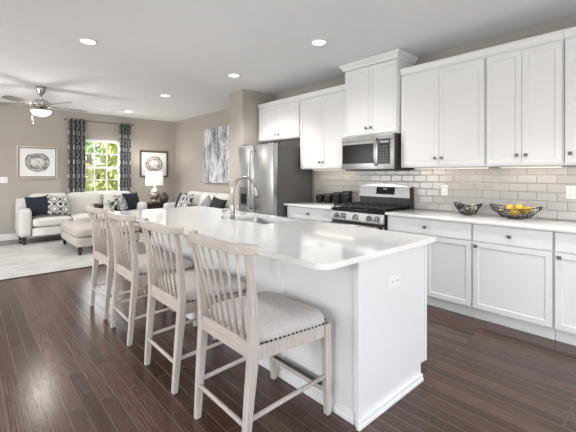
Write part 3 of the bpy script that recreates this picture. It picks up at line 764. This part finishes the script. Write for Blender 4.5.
lemon((-1.045, 3.745, .975), .4, .034, 'yellow lemon low at the front of the larger wire bowl')
lemon((-1.095, 3.79, 1.014), 1.5, .034, 'yellow lemon left of centre on top of the larger wire bowl')
lemon((-1.020, 3.80, 1.020), 2.6, .035, 'yellow lemon at the middle top of the larger wire bowl')
lemon((-.955, 3.80, 1.004), .2, .033, 'yellow lemon toward the right end of the larger wire bowl')
lemon((-1.00, 3.86, .985), .9, .033, 'yellow lemon at the back of the larger wire bowl')
def orb(loc, r, mt, label, nm='decorative_ball'):
    b = MB(); b.ball((0, 0, 0), r, 18); o = b.obj(nm, M[mt], None, True); o.location = loc; tag(o, label, 'ball', 'decorative balls in the wire bowls')
orb((-1.165, 3.80, .992), .032, 'mercury', 'silvery ball at the left end of the larger wire bowl')
orb((-.895, 3.80, 1.002), .030, 'ceramic_cream', 'cream ball at the right end of the larger wire bowl')
orb((-1.42, 3.80, .995), .033, 'ceramic_cream', 'cream ball at the right end of the smaller wire bowl')
orb((-1.485, 3.80, .978), .032, 'mercury', 'silvery ball at the middle of the smaller wire bowl')
orb((-1.55, 3.80, .998), .032, 'smoky', 'dark ball at the left end of the smaller wire bowl')

def wall_outlet(x, z, label):
    t = thing('wall_outlet', label, 'outlet', (x, YK - .0125, z), 0, 'white outlets on the backsplash')
    outlet(t, 'cover_plate', Matrix.Identity(4))
wall_outlet(-.68, 1.165, 'white wall outlet on the tiles at the right edge, right of the lemon bowl')
wall_outlet(-1.82, 1.15, 'white wall outlet on the tiles between the stove and the wire bowls')
t = thing('light_switch', 'white double light switch on the wall left of the sofa', 'switch', (XF, .565, 1.22))
MB().box(.0005, -.06, -.06, .007, .06, .06, .003).obj('cover_plate', M['plastic_white'], t)
for s in (-1, 1): MB().box(.0072, s * .024 - .016, -.033, .011, s * .024 + .016, .033, .002).obj('rocker', M['plastic_white'], t)

# ------------------------------------------------------------------ living room
b = MB(); b.box(-8.45, -1.2, .0005, -5.72, 2.95, .012, .003, 1); o = b.obj('area_rug', M['rug_pile']); tag(o, 'pale grey mottled area rug under the sofa and ottoman', 'rug')
b = MB()
for q in ((-5.722, -1.204, -5.714, 2.954), (-8.458, -1.204, -8.45, 2.954), (-8.45, -1.208, -5.722, -1.2), (-8.45, 2.95, -5.722, 2.958)): b.box(q[0], q[1], .0005, q[2], q[3], .010)
b.obj('rug_binding', M['rug_edge'], o)['label'] = 'dark binding edge'

def cushion(x0, y0, z0, x1, y1, z1, r=.05, puff=.02):
    b = MB(); b.box(x0, y0, z0, x1, y1, z1); 
    bmesh.ops.subdivide_edges(b.bm, edges=b.bm.edges[:], cuts=7, use_grid_fill=True)
    c = Vector(((x0 + x1) / 2, (y0 + y1) / 2, (z0 + z1) / 2)); hv = Vector(((x1 - x0) / 2, (y1 - y0) / 2, (z1 - z0) / 2))
    for v in b.bm.verts:
        d = v.co - c; q = Vector((d.x / hv.x, d.y / hv.y, d.z / hv.z))
        inn = Vector([max(-h_ + r, min(h_ - r, dd)) for h_, dd in zip(hv, d)])
        off = d - inn
        if off.length > 1e-6: off = off.normalized() * r
        p = inn + off
        thin = min(range(3), key=lambda i: hv[i])
        o1, o2 = [i for i in range(3) if i != thin]
        k = (1 - q[o1] ** 2) * (1 - q[o2] ** 2)
        p[thin] += math.copysign(1, q[thin]) * puff * k if abs(q[thin]) > .2 else 0
        v.co = c + p
    return b
def sofa(name, label, loc, rz, L, cat='sofa', seats=3):
    """local: x along length 0..L, y 0=front .. .93 back; faces -y"""
    t = thing(name, label, cat, loc, rz); f = M['linen_cream']; D = .83; aw = .19
    cushion(aw + .002, .03, .15, L - aw - .002, D - .03, .325, .03, .0).obj('base', f, t, True)
    cushion(.0, D - .20, .15, L, D, .86, .05, 0).obj('backrest', f, t, True)
    for x in (0, L - aw): 
        b = cushion(x, .02, .15, x + aw, D - .202, .69, .055, .012); b.obj('arm', f, t, True)
    sw = (L - 2 * aw - .02) / seats
    for k in range(seats):
        x0 = aw + .01 + k * sw
        cushion(x0 + .003, .0, .328, x0 + sw - .003, D - .25, .49, .05, .022).obj('seat_cushion', f, t, True)
        b = cushion(x0 + .006, D - .40, .47, x0 + sw - .006, D - .19, .965, .07, .03)
        b.bm.transform(Matrix.Translation((0, D - .40, .47)) @ Matrix.Rotation(math.radians(-9), 4, 'X') @ Matrix.Translation((0, -(D - .40), -.47)))
        b.obj('back_cushion', f, t, True)
    for x in (.08, L - .08):
        for y in (.10, D - .10): 
            b = MB(); b.loft([sq((x, y, .0125), .05, .05), sq((x, y, .155), .07, .07)]); b.obj('foot', M['dark_wood'], t)
    return t
# local y points away from the room: front faces +x for the window sofa
sofa('sofa', 'long cream three-seat sofa under the window', (-8.17, .73, 0), PI / 2, 2.36)
sofa('sofa', 'cream sofa against the right wall under the grey canvas', (-7.90, 3.28, 0), 0, 2.25)

def pillow(label, loc, rx, rz, s, mt, cat='pillow', tilt=0, nm='throw_pillow', grp='throw pillows', depth=.075):
    b = MB(); n = 14; top, bot = [], []
    uvs = {}
    for side in (1, -1):
        grid = []
        for i in range(n + 1):
            row = []
            for j in range(n + 1):
                u, v = i / n * 2 - 1, j / n * 2 - 1
                pinch = 1 - .10 * (1 - v * v) * abs(u) ** 3; pinch2 = 1 - .10 * (1 - u * u) * abs(v) ** 3
                z = side * depth * (max(0, (1 - u ** 2)) ** .42) * (max(0, (1 - v ** 2)) ** .42)
                vert = b.bm.verts.new((u * s / 2 * pinch, z, v * s / 2 * pinch2)); uvs[vert] = (i / n, j / n); row.append(vert)
            grid.append(row)
        for i in range(n):
            for j in range(n): b.bm.faces.new((grid[i][j], grid[i + 1][j], grid[i + 1][j + 1], grid[i][j + 1]))
    ul = b.bm.loops.layers.uv.new('UVMap')
    for f in b.bm.faces:
        for l in f.loops: l[ul].uv = uvs[l.vert]
    bmesh.ops.remove_doubles(b.bm, verts=b.bm.verts, dist=.0004)
    o = b.obj(nm, M[mt], None, True); o.location = loc
    o.rotation_mode = 'XYZ'; o.rotation_euler = (rx, tilt, rz); tag(o, label, cat, grp)
    return o
R = math.radians
pillow('dark navy pillow in the left corner of the window sofa', (-8.42, 1.04, .715), R(-22), R(90 - 12), .42, 'navy', tilt=R(-5))
pillow('white and navy lattice pillow beside the left navy pillow on the window sofa', (-8.39, 1.38, .715), R(-24), R(90 + 14), .43, 'pillow_lattice', tilt=R(8))
pillow('navy pillow against the right arm of the window sofa', (-8.43, 2.81, .72), R(-20), R(90 + 22), .42, 'navy')
pillow('blue grey patterned pillow leaning left of the right navy pillow', (-8.33, 2.56, .70), R(-26), R(90 + 50), .42, 'pillow_ogee')
pillow('navy pillow at the left arm of the right-wall sofa, behind the patterned one', (-7.52, 3.56, .725), R(-20), R(-8), .43, 'navy')
pillow('blue grey patterned pillow at the left end of the right-wall sofa', (-7.20, 3.50, .72), R(-24), R(12), .42, 'pillow_ogee')
pillow('grey velvet pillow on the right half of the right-wall sofa', (-6.36, 3.54, .70), R(-26), R(-18), .36, 'grey_velvet', tilt=R(30))
pillow('black pillow right of the grey velvet one on the right-wall sofa', (-6.02, 3.58, .70), R(-22), R(12), .38, 'black_fabric', tilt=R(10))

# ottoman
t = thing('ottoman', 'large square taupe upholstered ottoman with dark legs on the rug', 'ottoman', (-7.2, 1.82, .0125))
cushion(-.66, -.50, .13, .66, .50, .285, .02, 0).obj('base', M['ottoman_fabric'], t, True)
cushion(-.67, -.51, .287, .67, .51, .43, .04, .012).obj('top_cushion', M['ottoman_fabric'], t, True)
for sx in (-1, 1):
    for sy in (-1, 1): b = MB(); b.loft([sq((sx * .60, sy * .44, 0), .04, .04), sq((sx * .60, sy * .44, .135), .065, .065)]); b.obj('leg', M['dark_wood'], t)
# on the ottoman: dark stand, bowl, orchid
t = thing('tray_stand', 'low dark footed tray standing on the ottoman', 'tray', (-7.45, 1.98, .4565))
b = MB(); b.lathe([(.30, .155), (.30, .165), (.29, .185), (.285, .185), (.28, .168), (.05, .168)], n=32, sx=.7); b.obj('top', M['black_metal'], t, True)
for sx in (-1, 1):
    for sy in (-1, 1): b = MB(); b.tube([(sx * .14, sy * .18, 0), (sx * .13, sy * .17, .158)], [.012, .012], 8); b.obj('leg', M['black_metal'], t, True)
t = thing('dark_bowl', 'small dark rounded bowl on the tray beside the plant', 'bowl', (-7.45, 1.86, .627))
b = MB(); b.lathe([(.04, 0), (.05, .004), (.09, .05), (.10, .11), (.085, .15), (.078, .148), (.09, .11), (.08, .055), (.03, .02)], n=24); b.obj('vessel', M['dark_wood'], t, True)
t = thing('potted_orchid', 'small potted plant with dark leaves and white blooms on the tray', 'plant', (-7.43, 2.14, .6265))
b = MB(); b.lathe([(.045, 0), (.055, .005), (.065, .08), (.06, .085), (.05, .07)], n=20); b.obj('pot', M['black_metal'], t, True)
rnd = random.Random(4)
def leafblade(b, base, d, L, wd, droop):
    pts = []; side = Vector((-d.y, d.x, 0)).normalized() if abs(d.z) < .99 else Vector((1, 0, 0))
    for k in range(6):
        f = k / 5; p = base + d * L * f + Vector((0, 0, -droop * f * f)); ww = wd * math.sin(PI * (.08 + .92 * f)) ** .7 if k < 5 else .001
        pts.append([p - side * ww, p + Vector((0, 0, -.006)), p + side * ww, p + Vector((0, 0, .004))])
    b.loft(pts)
b = MB()
for k in range(24):
    a = rnd.uniform(0, 6.28); d = Vector((math.cos(a), math.sin(a), rnd.uniform(.4, 1.3))).normalized(); leafblade(b, Vector((0, 0, .07)), d, rnd.uniform(.16, .26), .034, rnd.uniform(.02, .10))
b.obj('leaves', M['plant_leaf'], t, True)
b = MB()
for (x, y, z) in ((.06, -.07, .20), (.12, .0, .15), (.11, .08, .11), (.08, .12, .05), (.02, .10, .22), (.13, -.06, .08)):
    for k in range(5):
        a = 2 * PI * k / 5; leafblade(b, Vector((x, y, z)), Vector((.4, math.cos(a), math.sin(a))).normalized(), .055, .024, 0)
b.obj('blooms', M['petal'], t, True)
t = thing('slim_candlestick', 'slim dark candlestick standing on the tray behind the bowl', 'candlestick', (-7.58, 1.98, .6265))
b = MB(); b.lathe([(.035, 0), (.035, .006), (.008, .02), (.006, .22), (.014, .235), (.014, .245)], n=14); b.obj('stem', M['black_metal'], t, True)
b = MB(); b.lathe([(.009, .2455), (.009, .32), (.002, .325)], n=12); b.obj('candle', M['grey_velvet'], t, True)

# corner table, lamp, vase
t = thing('end_table', 'dark wood end table in the corner between the two sofas', 'table', (-8.72, 3.46, 0))
MB().box(-.27, -.27, .615, .27, .27, .64, .004).obj('tabletop', M['dark_wood'], t)
MB().box(-.24, -.24, .42, .24, .24, .614).obj('drawer_box', M['dark_wood'], t)
MB().box(.2405, -.21, .44, .252, .21, .60, .003).obj('drawer', M['dark_wood'], t)
for sx in (-1, 1):
    for sy in (-1, 1): MB().box(sx * .215 - .025, sy * .215 - .025, 0, sx * .215 + .025, sy * .215 + .025, .42).obj('leg', M['dark_wood'], t)
t = thing('table_lamp', 'table lamp with white drum shade and silvery glass base on the end table', 'lamp', (-8.66, 3.42, .6405))
MB().lathe([(.085, 0), (.085, .02), (.06, .03), (.035, .05)]).obj('foot', M['mercury'], t, True)
MB().lathe([(.035, .05), (.075, .09), (.115, .16), (.125, .22), (.11, .28), (.065, .33), (.03, .36), (.02, .40)]).obj('glass_base', M['mercury'], t, True)
MB().tube([(0, 0, .39), (0, 0, .70)], .006, 8).obj('neck', M['nickel'], t, True)
b = MB(); b.lathe([(.208, .43), (.200, .765), (.197, .765), (.205, .43)], n=32, cap=False); b.bm.faces.ensure_lookup_table()
b.obj('lamp_shade', M['shade_fabric'], t, True)
b = MB(); b.ball((0, 0, .60), .035, 12); b.obj('bulb', M['bowl_glow'], t, True)
light('lamp_bulb', 'POINT', (0, 0, .66), (0, 0, 0), 15, (1, .9, .78), parent=t, shadow_soft_size=.05)
t = thing('glass_vase', 'squat smoky glass vase right of the lamp on the end table', 'vase', (-8.52, 3.60, .6405))
MB().lathe([(.05, 0), (.06, .006), (.105, .08), (.11, .13), (.08, .20), (.045, .235), (.055, .255), (.05, .255), (.04, .235)]).obj('vessel', M['smoky'], t, True)
t = thing('glass_dish', 'small silvery glass dish in front of the lamp on the end table', 'dish', (-8.50, 3.34, .6405))
MB().lathe([(.03, 0), (.035, .006), (.06, .05), (.062, .09), (.055, .09), (.05, .05), (.02, .012)]).obj('vessel', M['mercury'], t, True)

# framed art
def frame(label, x, yc, zc, w, hgt, art, fmat):
    t = thing('framed_print', label, 'picture', (x, yc, zc), 0, 'framed agate prints'); f = .032
    b = MB()
    b.box(.001, -w / 2, -hgt / 2, .03, -w / 2 + f, hgt / 2, .003, 1); b.box(.001, w / 2 - f, -hgt / 2, .03, w / 2, hgt / 2, .003, 1)
    b.box(.001, -w / 2 + f, hgt / 2 - f, .03, w / 2 - f, hgt / 2, .003, 1); b.box(.001, -w / 2 + f, -hgt / 2, .03, w / 2 - f, -hgt / 2 + f, .003, 1)
    b.obj('frame', M[fmat], t)
    b = MB(); q = .012
    b.box(.002, -w / 2 + f, -hgt / 2 + f, .024, -w / 2 + f + q, hgt / 2 - f); b.box(.002, w / 2 - f - q, -hgt / 2 + f, .024, w / 2 - f, hgt / 2 - f)
    b.box(.002, -w / 2 + f + q, hgt / 2 - f - q, .024, w / 2 - f - q, hgt / 2 - f); b.box(.002, -w / 2 + f + q, -hgt / 2 + f, .024, w / 2 - f - q, -hgt / 2 + f + q)
    b.obj('inner_edge', M['black_metal'], t)
    MB().box(.002, -w / 2 + f + q, -hgt / 2 + f + q, .014, w / 2 - f - q, hgt / 2 - f - q).obj('print', M[art], t)
noisy('frame_champagne', (.50, .44, .37), (.56, .50, .43), 20, .4, metal=.3); noisy('frame_brown', (.10, .075, .06), (.14, .11, .09), 20, .5)
frame('framed grey agate print on the wall left of the window', XF, 1.125, 1.585, .72, .68, 'agate_left', 'frame_champagne')
frame('dark framed agate print on the wall right of the window, behind the lamp', XF, 3.60, 1.60, .73, .68, 'agate_right', 'frame_brown')
t = thing('canvas_painting', 'large grey and white abstract canvas on the right wall above the sofa', 'painting', (-6.98, YLIV, 1.76))
MB().box(-.56, -.04, -.62, .56, -.001, .62, .004).obj('canvas', M['canvas_paint'], t)
b = MB(); b.box(-.562, -.036, -.632, .562, -.002, -.6205); b.obj('bottom_edge', M['frame_brown'], t)

# curtains and rod
t = thing('curtain_rod', 'thin dark curtain rod over the window', 'curtain rod', (XF + .075, 2.34, 2.545))
MB().tube([(0, -.70, 0), (0, .68, 0)], .010, 10).obj('rod', M['knob_metal'], t, True)
for y in (-.72, .70): MB().ball((0, y, 0), .024, 12).obj('finial', M['knob_metal'], t, True)
for y in (-.66, .655): MB().tube([(0, y, 0), (-.072, y, 0)], .007, 8).obj('bracket', M['knob_metal'], t, True)
def curtain(label, yc, wtop, wbot):
    b = MB(); nx, nz = 60, 30; uvs = {}; grid = []
    for i in range(nz + 1):
        f = i / nz; z = 2.575 - f * 2.555; w_ = wtop + (wbot - wtop) * f; row = []
        for j in range(nx + 1):
            g_ = j / nx; x = .042 * math.sin(g_ * PI * 2 * 4.0) * (1 - .15 * f); y = (g_ - .5) * w_
            v = b.bm.verts.new((x, y, z)); uvs[v] = (g_, 1 - f); row.append(v)
        grid.append(row)
    for i in range(nz):
        for j in range(nx): b.bm.faces.new((grid[i][j], grid[i][j + 1], grid[i + 1][j + 1], grid[i + 1][j]))
    ul = b.bm.loops.layers.uv.new('UVMap')
    for f in b.bm.faces:
        for l in f.loops: l[ul].uv = uvs[l.vert]
    o = b.obj('curtain', M['curtain_lattice'], None, True); o.location = (XF + .075, yc, 0)
    so = o.modifiers.new('cloth', 'SOLIDIFY'); so.thickness = .003
    tag(o, label, 'curtain', 'patterned curtains')
curtain('navy and white lattice curtain hanging left of the window', 1.835, .33, .36)
curtain('navy and white lattice curtain hanging right of the window', 2.865, .26, .28)
